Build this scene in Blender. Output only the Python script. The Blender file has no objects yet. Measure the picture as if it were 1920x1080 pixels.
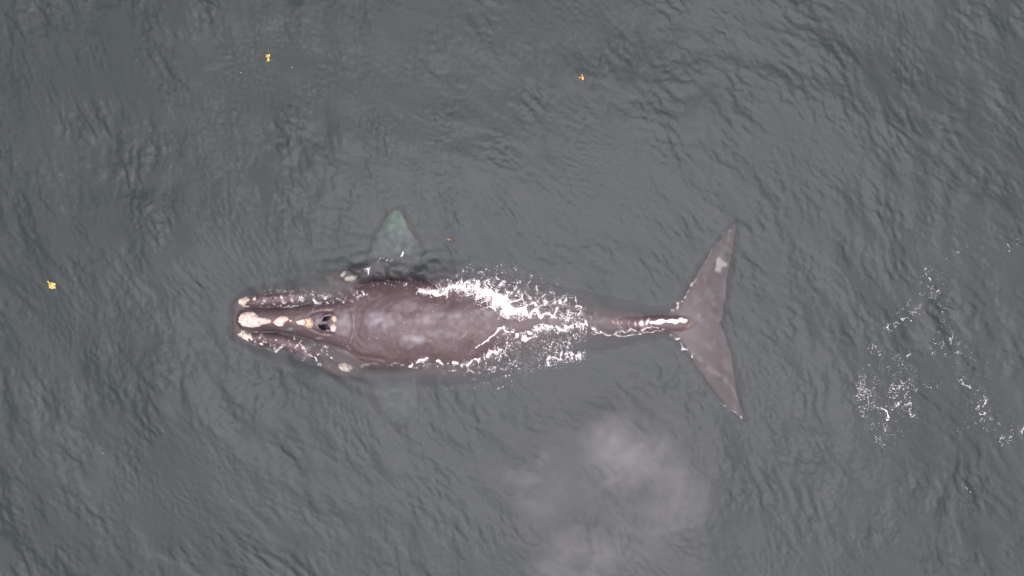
import bpy, bmesh, math, random
import numpy as np
from mathutils import Vector
from mathutils.bvhtree import BVHTree

rng = np.random.default_rng(7)
random.seed(7)
sc = bpy.context.scene
COL = sc.collection

# ------------------------------------------------------------------ camera
PPM = 68.3           # photo pixels per metre on the water (whale about 14 m long)
H = 20.0             # drone height
cam = bpy.data.cameras.new("drone_camera")
cam.sensor_width = 36.0
cam.lens = 36.0 * H / (1920.0 / PPM)
cam.clip_end = 6000.0
cam_o = bpy.data.objects.new("drone_camera", cam)
COL.objects.link(cam_o)
cam_o.location = (0, 0, H)
cam_o.rotation_euler = (0, 0, 0)
sc.camera = cam_o

# ------------------------------------------------------------------ sky
SUN_EL, SUN_AZ = math.radians(83), math.radians(150)   # high sun veiled by thin even cloud
world = bpy.data.worlds.new("World")
sc.world = world
world.use_nodes = True
nt = world.node_tree
N, L = nt.nodes, nt.links
bg = N["Background"]
bg.inputs[1].default_value = 0.10
sky = N.new("ShaderNodeTexSky")
sky.sky_type = 'NISHITA'
sky.sun_disc = False
sky.sun_elevation = SUN_EL
sky.sun_rotation = SUN_AZ
sky.dust_density = 4.0
# thin overcast deck over it: dull towards the horizon, brightening smoothly towards the veiled sun high overhead
tc = N.new("ShaderNodeTexCoord")
dt = N.new("ShaderNodeVectorMath"); dt.operation = 'DOT_PRODUCT'
dt.inputs[1].default_value = (math.sin(SUN_AZ) * math.cos(SUN_EL), math.cos(SUN_AZ) * math.cos(SUN_EL), math.sin(SUN_EL))
L.new(tc.outputs["Generated"], dt.inputs[0])
mr = N.new("ShaderNodeMath"); mr.operation = 'MAXIMUM'; mr.inputs[1].default_value = 0.0
L.new(dt.outputs["Value"], mr.inputs[0])
pw = N.new("ShaderNodeMath"); pw.operation = 'POWER'; pw.inputs[1].default_value = 5.0
L.new(mr.outputs[0], pw.inputs[0])
zl = N.new("ShaderNodeMath"); zl.operation = 'MULTIPLY_ADD'; zl.inputs[1].default_value = 47.0; zl.inputs[2].default_value = 2.6
L.new(pw.outputs[0], zl.inputs[0])
cn = N.new("ShaderNodeTexNoise"); cn.inputs["Scale"].default_value = 7.0; cn.inputs["Detail"].default_value = 3.0
cn.inputs["Distortion"].default_value = 0.6
L.new(tc.outputs["Generated"], cn.inputs["Vector"])
cm = N.new("ShaderNodeMapRange")
cm.inputs[1].default_value = 0.3; cm.inputs[2].default_value = 0.7
cm.inputs[3].default_value = 0.66; cm.inputs[4].default_value = 1.34
L.new(cn.outputs["Fac"], cm.inputs[0])
ml = N.new("ShaderNodeMath"); ml.operation = 'MULTIPLY'
L.new(zl.outputs[0], ml.inputs[0]); L.new(cm.outputs[0], ml.inputs[1])
cc = N.new("ShaderNodeVectorMath"); cc.operation = 'SCALE'
cc.inputs[0].default_value = (1.08, 0.95, 1.01)
L.new(ml.outputs[0], cc.inputs["Scale"])
mx = N.new("ShaderNodeMix"); mx.data_type = 'RGBA'
mx.inputs["Factor"].default_value = 0.9
L.new(sky.outputs[0], mx.inputs[6]); L.new(cc.outputs[0], mx.inputs[7])
L.new(mx.outputs[2], bg.inputs[0])

sun = bpy.data.lights.new("sun", 'SUN')
sun.energy = 0.5
sun.angle = math.radians(90)
sun.color = (1.0, 0.965, 0.93)
sun_o = bpy.data.objects.new("sun", sun)
COL.objects.link(sun_o)
sd = Vector((math.sin(SUN_AZ) * math.cos(SUN_EL), math.cos(SUN_AZ) * math.cos(SUN_EL), math.sin(SUN_EL)))
sun_o.rotation_euler = sd.to_track_quat('Z', 'Y').to_euler()
sun_o.location = (0, 0, 60)

vs = sc.view_settings
vs.view_transform = 'Standard'; vs.look = 'None'; vs.gamma = 1.0; vs.use_curve_mapping = False
vs.exposure = 0.32
cy = sc.cycles
cy.max_bounces = 6; cy.volume_bounces = 2; cy.transparent_max_bounces = 16
cy.diffuse_bounces = 2; cy.glossy_bounces = 2; cy.transmission_bounces = 4
cy.sample_clamp_indirect = 6.0
cy.volume_step_rate = 1.0; cy.volume_max_steps = 128
cy.use_denoising = True
try:
    cy.denoiser = 'OPENIMAGEDENOISE'
except Exception:
    pass

# ------------------------------------------------------------------ helpers
def P(px, py, z=0.0):
    k = (H - z) / H / PPM
    return ((px - 960.0) * k, (540.0 - py) * k, z)
def PX(px): return (px - 960.0) / PPM
def PY(py): return (540.0 - py) / PPM

def mesh_np(name, verts, faces):
    """verts (n,3), faces (m,k) with constant k"""
    verts = np.asarray(verts, np.float32); faces = np.asarray(faces, np.int32)
    me = bpy.data.meshes.new(name)
    m, k = faces.shape
    me.vertices.add(len(verts)); me.vertices.foreach_set("co", verts.ravel())
    me.loops.add(m * k); me.loops.foreach_set("vertex_index", faces.ravel())
    me.polygons.add(m)
    me.polygons.foreach_set("loop_start", np.arange(0, m * k, k, dtype=np.int32))
    me.polygons.foreach_set("loop_total", np.full(m, k, np.int32))
    me.polygons.foreach_set("use_smooth", np.ones(m, bool))
    me.update(calc_edges=True); me.validate()
    return me

def link(name, me, mat=None, parent=None, **props):
    o = bpy.data.objects.new(name, me)
    COL.objects.link(o)
    if mat is not None and me is not None:
        me.materials.append(mat)
    if parent is not None:
        o.parent = parent
    for k, v in props.items():
        o[k] = v
    return o

def new_mat(name):
    m = bpy.data.materials.new(name); m.use_nodes = True
    return m, m.node_tree.nodes, m.node_tree.links

def principled(name, col, rough=0.5, var=None, scale=8.0, bump=0.0, bump_scale=40.0, spec=0.5):
    m, n, l = new_mat(name)
    b = n["Principled BSDF"]
    b.inputs["Roughness"].default_value = rough
    b.inputs["Specular IOR Level"].default_value = spec
    t = n.new("ShaderNodeTexCoord")
    nz = n.new("ShaderNodeTexNoise"); nz.inputs["Scale"].default_value = scale; nz.inputs["Detail"].default_value = 5
    l.new(t.outputs["Object"], nz.inputs["Vector"])
    r = n.new("ShaderNodeValToRGB")
    r.color_ramp.elements[0].position = 0.32; r.color_ramp.elements[1].position = 0.68
    r.color_ramp.elements[0].color = (*(var or col), 1); r.color_ramp.elements[1].color = (*col, 1)
    l.new(nz.outputs["Fac"], r.inputs[0]); l.new(r.outputs[0], b.inputs["Base Color"])
    if bump:
        nb = n.new("ShaderNodeTexNoise"); nb.inputs["Scale"].default_value = bump_scale; nb.inputs["Detail"].default_value = 4
        l.new(t.outputs["Object"], nb.inputs["Vector"])
        bp = n.new("ShaderNodeBump"); bp.inputs["Strength"].default_value = bump; bp.inputs["Distance"].default_value = 0.02
        l.new(nb.outputs["Fac"], bp.inputs["Height"]); l.new(bp.outputs[0], b.inputs["Normal"])
    return m

def in_poly(px, py, poly):
    ins = np.zeros(np.shape(px), bool); n = len(poly)
    for i in range(n):
        x1, y1 = poly[i]; x2, y2 = poly[(i + 1) % n]
        c = ((y1 > py) != (y2 > py)) & (px < (x2 - x1) * (py - y1) / (y2 - y1 + 1e-9) + x1)
        ins ^= c
    return ins
def poly_dist(px, py, poly, closed=True):
    d = np.full(np.shape(px), 1e9); n = len(poly)
    for i in range(n if closed else n - 1):
        x1, y1 = poly[i]; x2, y2 = poly[(i + 1) % n]
        dx, dy = x2 - x1, y2 - y1
        t = np.clip(((px - x1) * dx + (py - y1) * dy) / (dx * dx + dy * dy + 1e-9), 0, 1)
        d = np.minimum(d, np.hypot(px - x1 - t * dx, py - y1 - t * dy))
    return d


# periodic random fields from filtered noise ---------------------------------
TN, TL = 2048, 40.96
kx = np.fft.fftfreq(TN, TL / TN) * 2 * np.pi
KX, KY = np.meshgrid(kx, kx)          # [iy, ix]
KM = np.hypot(KX, KY); KM[0, 0] = 1e-6
KA = np.arctan2(KY, KX)

def field(amp):
    w = np.fft.fft2(rng.standard_normal((TN, TN)).astype(np.float32))
    f = np.real(np.fft.ifft2(w * amp))
    return (f / f.std()).astype(np.float32)

def samp(f, x, y):
    u = (np.asarray(x) / TL % 1.0) * TN; v = (np.asarray(y) / TL % 1.0) * TN
    i = np.floor(u).astype(int); j = np.floor(v).astype(int)
    a = u - i; b = v - j
    i %= TN; j %= TN; i1 = (i + 1) % TN; j1 = (j + 1) % TN
    return (f[j, i] * (1 - a) * (1 - b) + f[j, i1] * a * (1 - b) + f[j1, i] * (1 - a) * b + f[j1, i1] * a * b)

def band(lo, hi):                     # isotropic band of wavelengths lo..hi metres
    k1, k2 = 2 * np.pi / hi, 2 * np.pi / lo
    return np.exp(-((np.log(KM) - np.log(math.sqrt(k1 * k2))) / (0.5 * math.log(k2 / k1))) ** 2)

def directional(lo, hi, deg, spread, iso=0.15):
    d = np.cos(KA - math.radians(deg))
    return band(lo, hi) / np.sqrt(KM) * (np.abs(d) ** spread + iso)

F_WARPX = field(band(4, 9)); F_WARPY = field(band(4, 9))
F_SWELL = field(directional(3.5, 8.0, 60, 2, 0.3))
F_MID = field(directional(0.8, 2.6, 40, 2, 0.35))
F_SMALL = field(directional(0.24, 0.75, 38, 4, 0.30))
F_FINE = field(directional(0.12, 0.32, 42, 3, 0.40))
F_CROSS = field(directional(0.5, 1.5, -15, 4, 0.05))
F_AMP = field(band(3, 7)); F_AMP2 = field(band(1.2, 3.0))
F_WEB = field(band(0.18, 0.45)); F_WEB2 = field(band(0.08, 0.2))
F_BLOB = field(band(0.25, 0.8))

def gauss(x, y, cx, cy_, sx, sy, rot=0.0):
    dx, dy = x - cx, y - cy_
    c, s = math.cos(rot), math.sin(rot)
    u, v = dx * c + dy * s, -dx * s + dy * c
    return np.exp(-0.5 * ((u / sx) ** 2 + (v / sy) ** 2))

def water_h(x, y):
    x = np.asarray(x, float); y = np.asarray(y, float)
    wx = x + 0.14 * samp(F_WARPX, x, y); wy = y + 0.14 * samp(F_WARPY, x, y)
    am = np.clip(1.0 + 0.30 * samp(F_AMP, x, y), 0.25, 2.2)
    am2 = np.clip(1.0 + 0.35 * samp(F_AMP2, x, y), 0.15, 2.4)
    right = 1 / (1 + np.exp(-(x - 9.0) / 1.2))
    # calmer water close around the whale
    calm = 1 - 0.45 * gauss(x, y, PX(860), PY(610), 5.0, 1.3)
    mid = samp(F_MID, wx, wy); sm = samp(F_SMALL, wx, wy)
    h = 0.028 * samp(F_SWELL, x, y)
    h = h + 0.0085 * mid * am * calm
    h = h + 0.0043 * np.tanh(sm * 0.8) * 1.3 * am * am2 * calm
    h = h + 0.0018 * samp(F_FINE, wx, wy) * am2 * calm
    h = h + right * 0.003 * samp(F_CROSS, x, y) * am2
    # water pushed up and sucked down along the flanks
    h = h - 0.27 * gauss(x, y, PX(736), PY(537), 0.72, 0.20)
    h = h + 0.09 * gauss(x, y, PX(738), PY(512), 1.1, 0.15)
    h = h - 0.07 * gauss(x, y, PX(720), PY(680), 0.8, 0.20)
    h = h + 0.04 * gauss(x, y, PX(720), PY(700), 0.9, 0.15)
    loc = gauss(x, y, PX(745), PY(508), 1.05, 0.33)
    h = h + loc * (0.022 * np.sin((y * 1.0 - 0.18 * x) * 2 * np.pi / 0.30 + 1.6 * samp(F_AMP2, x, y)) + 0.014 * sm)
    loc2 = gauss(x, y, PX(600), PY(700), 1.2, 0.45, -0.45)
    h = h + loc2 * 0.010 * np.sin((y * 0.85 + 0.5 * x) * 2 * np.pi / 0.42 + 1.5 * samp(F_AMP2, x, y))
    bow = np.hypot((x - PX(470)) / 1.0, (y - PY(600)) / 1.0)
    h = h + 0.010 * np.exp(-((bow - 1.0) / 0.22) ** 2) * (x < PX(470) + 1.2) * np.clip((PX(560) - x) / 0.8, 0, 1)
    return h

# ------------------------------------------------------------------ sea
def axis(lo, hi, step, far):
    core = np.arange(lo, hi + 1e-6, step)
    g = step * np.cumsum(1.32 ** np.arange(1, 60)); g = g[g < far]
    return np.concatenate([lo - g[::-1], core, hi + g])

def build_sea():
    ax = axis(-15.6, 15.6, 0.036, 2500.0); ay = axis(-9.4, 9.4, 0.036, 2500.0)
    nx, ny = len(ax), len(ay)
    X, Y = np.meshgrid(ax, ay)
    fade = np.clip((40 - np.maximum(np.abs(X) - 15.6, np.abs(Y) - 9.4)) / 40, 0, 1)
    Z = water_h(X, Y) * fade
    v = np.stack([X, Y, Z], -1).reshape(-1, 3)
    idx = np.arange(nx * ny).reshape(ny, nx)
    f = np.stack([idx[:-1, :-1], idx[:-1, 1:], idx[1:, 1:], idx[1:, :-1]], -1).reshape(-1, 4)
    # closed underneath: the same rim dropped to the deep
    rim = np.concatenate([idx[0, :-1], idx[:-1, -1], idx[-1, :0:-1], idx[:0:-1, 0]])
    low = v[rim].copy(); low[:, 2] = -60.0
    n0 = len(v); nr = len(rim)
    v = np.concatenate([v, low, [[0, 0, -60.0]]])
    li = n0 + np.arange(nr)
    side = np.stack([rim, li, np.roll(li, -1), np.roll(rim, -1)], -1)
    half = []
    c = n0 + nr
    me_f = np.concatenate([f, side])
    # bottom as quads fan (pairs of rim edges)
    for i in range(0, nr - 1, 2):
        half.append((li[i], c, li[(i + 2) % nr], li[i + 1]))
    me_f = np.concatenate([me_f, np.array(half, np.int64)])
    return mesh_np("sea", v, me_f)

DEEP = (0.0282, 0.0396, 0.0396, 1)    # light sent back up by the deep water
def water_material():
    m, n, l = new_mat("sea_water")
    n.remove(n["Principled BSDF"])
    out = n["Material Output"]
    geo = n.new("ShaderNodeNewGeometry")
    n1 = n.new("ShaderNodeTexNoise"); n1.inputs["Scale"].default_value = 7.0; n1.inputs["Detail"].default_value = 4.0
    n1.inputs["Distortion"].default_value = 0.8
    mp = n.new("ShaderNodeMapping"); mp.inputs["Rotation"].default_value = (0, 0, math.radians(-45)); mp.inputs["Scale"].default_value = (1.0, 0.45, 1.0)
    mp.vector_type = 'TEXTURE'
    mp.inputs["Scale"].default_value = (1.9, 0.9, 1.0)
    l.new(geo.outputs["Position"], mp.inputs["Vector"]); l.new(mp.outputs[0], n1.inputs["Vector"])
    bp = n.new("ShaderNodeBump"); bp.inputs["Strength"].default_value = 0.5; bp.inputs["Distance"].default_value = 0.012
    l.new(n1.outputs["Fac"], bp.inputs["Height"])
    fr = n.new("ShaderNodeFresnel"); fr.inputs["IOR"].default_value = 1.34
    l.new(bp.outputs[0], fr.inputs["Normal"])
    tr = n.new("ShaderNodeBsdfTransparent")
    gl = n.new("ShaderNodeBsdfGlossy"); gl.inputs["Roughness"].default_value = 0.06
    l.new(bp.outputs[0], gl.inputs["Normal"])
    df = n.new("ShaderNodeBsdfDiffuse"); df.inputs[0].default_value = DEEP
    at = n.new("ShaderNodeAttribute"); at.attribute_name = "clear"
    cl = n.new("ShaderNodeMath"); cl.operation = 'MULTIPLY'; cl.inputs[1].default_value = 0.9
    l.new(at.outputs["Fac"], cl.inputs[0])
    # where the two blend, the light that the even body would keep from the layer below is given back
    k0 = n.new("ShaderNodeMath"); k0.operation = 'MULTIPLY_ADD'; k0.inputs[1].default_value = -0.6; k0.inputs[2].default_value = 1.6
    l.new(cl.outputs[0], k0.inputs[0])
    k1 = n.new("ShaderNodeMath"); k1.operation = 'MULTIPLY_ADD'; k1.inputs[2].default_value = 1.0
    l.new(cl.outputs[0], k1.inputs[0]); l.new(k0.outputs[0], k1.inputs[1])
    dc = n.new("ShaderNodeVectorMath"); dc.operation = 'SCALE'; dc.inputs[0].default_value = DEEP[:3]
    l.new(k1.outputs[0], dc.inputs["Scale"]); l.new(dc.outputs[0], df.inputs[0])
    bd = n.new("ShaderNodeMixShader")
    l.new(cl.outputs[0], bd.inputs[0]); l.new(df.outputs[0], bd.inputs[1]); l.new(tr.outputs[0], bd.inputs[2])
    mxs = n.new("ShaderNodeMixShader")
    l.new(fr.outputs[0], mxs.inputs[0]); l.new(bd.outputs[0], mxs.inputs[1]); l.new(gl.outputs[0], mxs.inputs[2])
    l.new(mxs.outputs[0], out.inputs["Surface"])
    va = n.new("ShaderNodeVolumeCoefficients") if hasattr(bpy.types, "ShaderNodeVolumeCoefficients") else None
    if va is not None:
        va.inputs["Absorption Coefficients"].default_value = (0.95, 0.60, 0.70)
        va.inputs["Scatter Coefficients"].default_value = (0.255, 0.248, 0.278)
        va.inputs["Emission Coefficients"].default_value = (0, 0, 0)
        l.new(va.outputs[0], out.inputs["Volume"])
    else:
        ab = n.new("ShaderNodeVolumeAbsorption"); s_ = n.new("ShaderNodeVolumeScatter"); ad = n.new("ShaderNodeAddShader")
        ab.inputs[0].default_value = (0.25, 0.55, 0.47, 1); ab.inputs[1].default_value = 0.54
        s_.inputs[0].default_value = (0.9, 1, 1, 1); s_.inputs[1].default_value = 0.125
        l.new(ab.outputs[0], ad.inputs[0]); l.new(s_.outputs[0], ad.inputs[1]); l.new(ad.outputs[0], out.inputs["Volume"])
    return m

def clearness(x, y):
    """how far one sees down into the water: open deep water reads as an even dark body, the shallow layer over the whale is looked through"""
    px = x * PPM + 960.0; py = 540.0 - y * PPM
    out = np.zeros(np.shape(px))
    k = (px > 330) & (px < 1500) & (py > 290) & (py < 900)
    qx, qy = px[k], py[k]
    d = np.full(qx.shape, 1e9)
    for poly in ([(436, 570), (470, 546), (560, 530), (640, 505), (740, 500), (880, 508), (1000, 530), (1110, 556), (1220, 582), (1255, 584), (1255, 626),
                  (1220, 630), (1110, 655), (1000, 680), (880, 714), (740, 718), (640, 705), (560, 685), (470, 652), (436, 632)],
                 [(690, 540), (686, 505), (702, 448), (731, 398), (753, 394), (793, 470), (776, 510), (775, 540)],
                 [(680, 665), (682, 700), (714, 768), (750, 802), (785, 750), (778, 700), (775, 665)],
                 [(1225, 604), (1276, 566), (1320, 490), (1379, 418), (1362, 550), (1351, 605), (1375, 690), (1394, 786), (1331, 722), (1274, 639)]):
        dd = poly_dist(qx, qy, poly)
        d = np.minimum(d, np.where(in_poly(qx, qy, poly), 0.0, dd))
    t = np.clip((d / PPM - 0.02) / 0.28, 0, 1)
    out[k] = 1 - t * t * (3 - 2 * t)
    return out

sea_me = build_sea()
_c = np.empty(len(sea_me.vertices) * 3, np.float32); sea_me.vertices.foreach_get("co", _c); _c = _c.reshape(-1, 3)
_a = sea_me.attributes.new("clear", 'FLOAT', 'POINT')
_a.data.foreach_set("value", clearness(_c[:, 0], _c[:, 1]).astype(np.float32))
sea = link("sea", sea_me, water_material(), kind="structure",
           label="grey green rippled open sea around the whale", category="sea")

# ------------------------------------------------------------------ whale body
def spline(xs, ys, x):
    """monotone-ish cubic (Catmull-Rom) through stations"""
    xs = np.asarray(xs, float); ys = np.asarray(ys, float)
    d = np.gradient(ys, xs)
    i = np.clip(np.searchsorted(xs, x) - 1, 0, len(xs) - 2)
    h = xs[i + 1] - xs[i]; t = (x - xs[i]) / h
    return ((2 * t ** 3 - 3 * t ** 2 + 1) * ys[i] + (t ** 3 - 2 * t ** 2 + t) * h * d[i]
            + (-2 * t ** 3 + 3 * t ** 2) * ys[i + 1] + (t ** 3 - t ** 2) * h * d[i + 1])

def loft(st, n_len=90, n_ang=48):
    """st rows: px x, px centre y, half width px, z top, z widest, z bottom, exponent (2 = ellipse)"""
    st = np.array(st, float)
    x = np.linspace(st[0, 0], st[-1, 0], n_len)
    C = [spline(st[:, 0], st[:, k], x) for k in range(1, 7)]
    V = []
    th = np.linspace(0, 2 * np.pi, n_ang, endpoint=False)
    for i in range(n_len):
        cy_, hw, zt, zm, zb, e = [c[i] for c in C]
        ct, s_ = np.cos(th), np.sin(th)
        yy = np.sign(ct) * np.abs(ct) ** (2 / e) * hw / PPM
        zz = np.where(s_ >= 0, zm + (zt - zm) * np.abs(s_) ** (2 / e), zm - (zm - zb) * np.abs(s_) ** (2 / e))
        k = (H - zz) / H
        V.append(np.stack([np.full(n_ang, PX(x[i])) * k, PY(cy_) * k + yy, zz], -1))
    V = np.concatenate(V)
    bm = bmesh.new()
    vs_ = [bm.verts.new(v) for v in V]
    for i in range(n_len - 1):
        for j in range(n_ang):
            a, b = i * n_ang + j, i * n_ang + (j + 1) % n_ang
            bm.faces.new((vs_[a], vs_[b], vs_[b + n_ang], vs_[a + n_ang]))
    bm.faces.new(vs_[:n_ang][::-1]); bm.faces.new(vs_[-n_ang:])
    bmesh.ops.recalc_face_normals(bm, faces=bm.faces)
    return bm

def plate(lead, trail, zfun, thick):
    """two edges (lists of px points, root to tip) spanned into a lens-shaped plate"""
    n, m = 60, 14
    def resample(p):
        p = np.array(p, float); d = np.r_[0, np.cumsum(np.hypot(*np.diff(p, axis=0).T))]; d /= d[-1]
        t = np.linspace(0, 1, n)
        return np.stack([spline(d, p[:, 0], t), spline(d, p[:, 1], t)], -1)
    A, B = resample(lead), resample(trail)
    bm = bmesh.new(); grid = {}
    for i in range(n):
        for j in range(m + 1):
            c = j / m
            p = A[i] * (1 - c) + B[i] * c
            t = thick * (1 - 0.8 * i / n) * 2.2 * (c ** 0.6) * (1 - c) ** 0.9 * 0.9 + 0.012
            z = zfun(p[0], p[1])
            for s_ in (1, -1):
                grid[i, j, s_] = bm.verts.new(P(p[0], p[1], z + s_ * t * 0.5))
    for i in range(n - 1):
        for j in range(m):
            for s_ in (1, -1):
                bm.faces.new([grid[i, j, s_], grid[i + 1, j, s_], grid[i + 1, j + 1, s_], grid[i, j + 1, s_]])
        for j in (0, m):
            bm.faces.new([grid[i, j, 1], grid[i + 1, j, 1], grid[i + 1, j, -1], grid[i, j, -1]])
    for j in range(m):
        for i in (0, n - 1):
            bm.faces.new([grid[i, j, 1], grid[i, j + 1, 1], grid[i, j + 1, -1], grid[i, j, -1]])
    bmesh.ops.recalc_face_normals(bm, faces=bm.faces)
    return bm

def tube(path, n_len=60, n_ang=20):
    """path rows: px, py, z, radius across (m), radius up (m)"""
    p = np.array(path, float); d = np.r_[0, np.cumsum(np.hypot(*np.diff(p[:, :2], axis=0).T))]
    t = np.linspace(0, d[-1], n_len); Q = np.stack([spline(d, p[:, k], t) for k in range(5)], -1)
    bm = bmesh.new(); rings = []
    for i, q in enumerate(Q):
        a = Q[max(i - 1, 0)]; b = Q[min(i + 1, n_len - 1)]
        tx, ty = b[0] - a[0], -(b[1] - a[1]); ln = math.hypot(tx, ty); nx_, ny_ = -ty / ln, tx / ln
        c = P(q[0], q[1], q[2])
        cap = min(1.0, math.sqrt(max(0.0, 1 - (1 - min(i, n_len - 1 - i) / 5.0) ** 2)) if min(i, n_len - 1 - i) < 5 else 1.0)
        cap = max(cap, 0.08)
        rings.append([bm.verts.new((c[0] + nx_ * math.cos(w) * q[3] * cap, c[1] + ny_ * math.cos(w) * q[3] * cap, c[2] + math.sin(w) * q[4] * cap))
                      for w in np.linspace(0, 2 * np.pi, n_ang, endpoint=False)])
    for i in range(n_len - 1):
        for j in range(n_ang):
            bm.faces.new((rings[i][j], rings[i][(j + 1) % n_ang], rings[i + 1][(j + 1) % n_ang], rings[i + 1][j]))
    bm.faces.new(rings[0][::-1]); bm.faces.new(rings[-1])
    bmesh.ops.recalc_face_normals(bm, faces=bm.faces)
    return bm

trunk = loft([
    # x,   cy,  hw,   zt,    zm,    zb,   e
    (560, 607, 62, -0.42, -1.10, -1.75, 2.2),
    (600, 607, 82, -0.10, -1.05, -2.05, 2.2),
    (640, 608, 93, 0.16, -1.0, -2.25, 2.1),
    (680, 609, 101, 0.30, -1.0, -2.35, 2.1),
    (740, 609, 105, 0.37, -1.0, -2.40, 2.1),
    (810, 611, 104, 0.34, -1.0, -2.35, 2.1),
    (870, 612, 99, 0.33, -0.95, -2.25, 2.1),
    (915, 610, 92, 0.20, -0.92, -2.1, 2.05),
    (960, 607, 80, 0.09, -0.95, -1.9, 1.95),
    (1010, 603, 66, 0.05, -0.88, -1.65, 1.8),
    (1060, 602, 50, 0.00, -0.76, -1.4, 1.75),
    (1110, 604, 36, 0.00, -0.58, -1.15, 1.7),
    (1160, 606, 27, 0.06, -0.38, -0.92, 1.75),
    (1205, 606.5, 20, 0.12, -0.22, -0.72, 1.9),
    (1250, 606.5, 17, 0.12, -0.10, -0.45, 2.1),
    (1285, 606, 16, 0.06, -0.08, -0.26, 2.1),
    (1318, 606, 10, -0.06, -0.10, -0.15, 2.0)], 150, 64)
rostrum = loft([
    (444, 599.5, 5, -0.02, -0.14, -0.25, 2.2),
    (448, 599.5, 14, 0.10, -0.12, -0.45, 2.3),
    (456, 599.5, 19, 0.20, -0.12, -0.6, 2.4),
    (475, 599.5, 21, 0.29, -0.10, -0.8, 2.4),
    (520, 599.5, 21.5, 0.36, -0.08, -0.9, 2.2),
    (560, 602, 28, 0.40, -0.10, -1.0, 2.2),
    (595, 604, 37, 0.40, -0.14, -1.0, 2.2),
    (625, 606, 46, 0.36, -0.20, -1.1, 2.2),
    (655, 607, 56, 0.29, -0.32, -1.1, 2.2),
    (700, 608, 66, 0.18, -0.45, -1.1, 2.2)], 90, 48)
jaw = loft([
    (436, 599, 14, -0.30, -0.45, -0.8, 2.4),
    (439, 599, 30, -0.19, -0.5, -1.0, 2.6),
    (448, 599, 42, -0.15, -0.55, -1.15, 2.6),
    (470, 600, 49, -0.20, -0.6, -1.35, 2.6),
    (520, 604, 60, -0.30, -0.75, -1.6, 2.5),
    (570, 608, 74, -0.38, -0.85, -1.8, 2.4),
    (620, 609, 88, -0.42, -1.0, -2.0, 2.3),
    (680, 609, 96, -0.40, -1.0, -2.1, 2.2)], 80, 48)
lipA = tube([(446, 569, -0.40, .16, .16), (475, 566, -0.20, .18, .20), (515, 563, -0.16, .20, .24), (555, 558.5, -0.17, .22, .25),
             (595, 551, -0.34, .25, .26), (640, 547, -0.45, .28, .28)])
lipB = tube([(446, 631, -0.40, .16, .16), (475, 634, -0.24, .18, .20), (515, 636.5, -0.17, .20, .23), (550, 645, -0.15, .22, .25),
             (590, 658, -0.32, .26, .26), (640, 673, -0.45, .28, .28)])
browA = tube([(612, 528, -0.50, .20, .18), (640, 520, -0.34, .22, .22), (662, 521, -0.36, .22, .22), (695, 530, -0.6, .2, .2)])
browB = tube([(605, 678, -0.50, .20, .18), (630, 688, -0.34, .22, .22), (655, 692, -0.36, .22, .22), (695, 690, -0.6, .2, .2)])
FL_Z = lambda x, y: -0.07 - 0.05 * max(0, (x - 1290) / 60) - 0.10 * (abs(y - 606) / 180) ** 1.5 - (0.05 if y < 606 else 0.0) * abs(y - 606) / 180
fluA = plate([(1225, 604), (1254, 586), (1276, 566), (1298, 528), (1320, 490), (1345, 454), (1364, 431), (1378, 419)],
             [(1330, 609), (1351, 604), (1357, 580), (1362, 550), (1364, 520), (1370, 490), (1376, 460), (1380, 426)], FL_Z, 0.20)
fluB = plate([(1225, 608), (1255, 624), (1274, 639), (1290, 661), (1307, 688), (1331, 722), (1356, 754), (1375, 774), (1391, 785)],
             [(1330, 605), (1351, 606), (1358, 625), (1368, 652), (1375, 690), (1381, 730), (1389, 762), (1394, 781)], FL_Z, 0.20)
FA = lambda x, y: -0.60 - 0.17 * np.clip((540 - y) / 140, 0, 1)
FB = lambda x, y: -0.70 - 0.28 * np.clip((y - 670) / 130, 0, 1)
flipA = plate([(690, 545), (686, 505), (692, 474), (702, 448), (717, 420), (731, 400), (742, 394)],
              [(775, 545), (776, 505), (793, 474), (790, 458), (772, 438), (760, 412), (752, 395)], FA, 0.24)
flipB = plate([(675, 665), (682, 700), (694, 725), (707, 746), (714, 768), (732, 788), (750, 800)],
              [(775, 660), (778, 700), (780, 725), (785, 748), (782, 766), (770, 782), (760, 798)], FB, 0.24)

bm = bmesh.new()
for b in (trunk, rostrum, jaw, lipA, lipB, browA, browB, fluA, fluB, flipA, flipB):
    tmp = bpy.data.meshes.new("tmp"); b.to_mesh(tmp); bm.from_mesh(tmp); b.free(); bpy.data.meshes.remove(tmp)
me = bpy.data.meshes.new("whale_raw"); bm.to_mesh(me); bm.free()
raw = bpy.data.objects.new("whale_raw", me); COL.objects.link(raw)
rm = raw.modifiers.new("remesh", 'REMESH'); rm.mode = 'VOXEL'; rm.voxel_size = 0.022; rm.adaptivity = 0.0
sm = raw.modifiers.new("smooth", 'SMOOTH'); sm.factor = 0.5; sm.iterations = 5
dg = bpy.context.evaluated_depsgraph_get()
body_me = bpy.data.meshes.new_from_object(raw.evaluated_get(dg))
bpy.data.objects.remove(raw); bpy.data.meshes.remove(me)
body_me.name = "whale_body"
nv = len(body_me.vertices)
co = np.empty(nv * 3, np.float32); body_me.vertices.foreach_get("co", co); co = co.reshape(-1, 3)
nr = np.empty(nv * 3, np.float32); body_me.vertices.foreach_get("normal", nr); nr = nr.reshape(-1, 3)
kz = H / (H - co[:, 2])
vx = co[:, 0] * kz * PPM + 960.0; vy = 540.0 - co[:, 1] * kz * PPM     # photo position of each skin point
up = nr[:, 2] > 0.15

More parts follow.
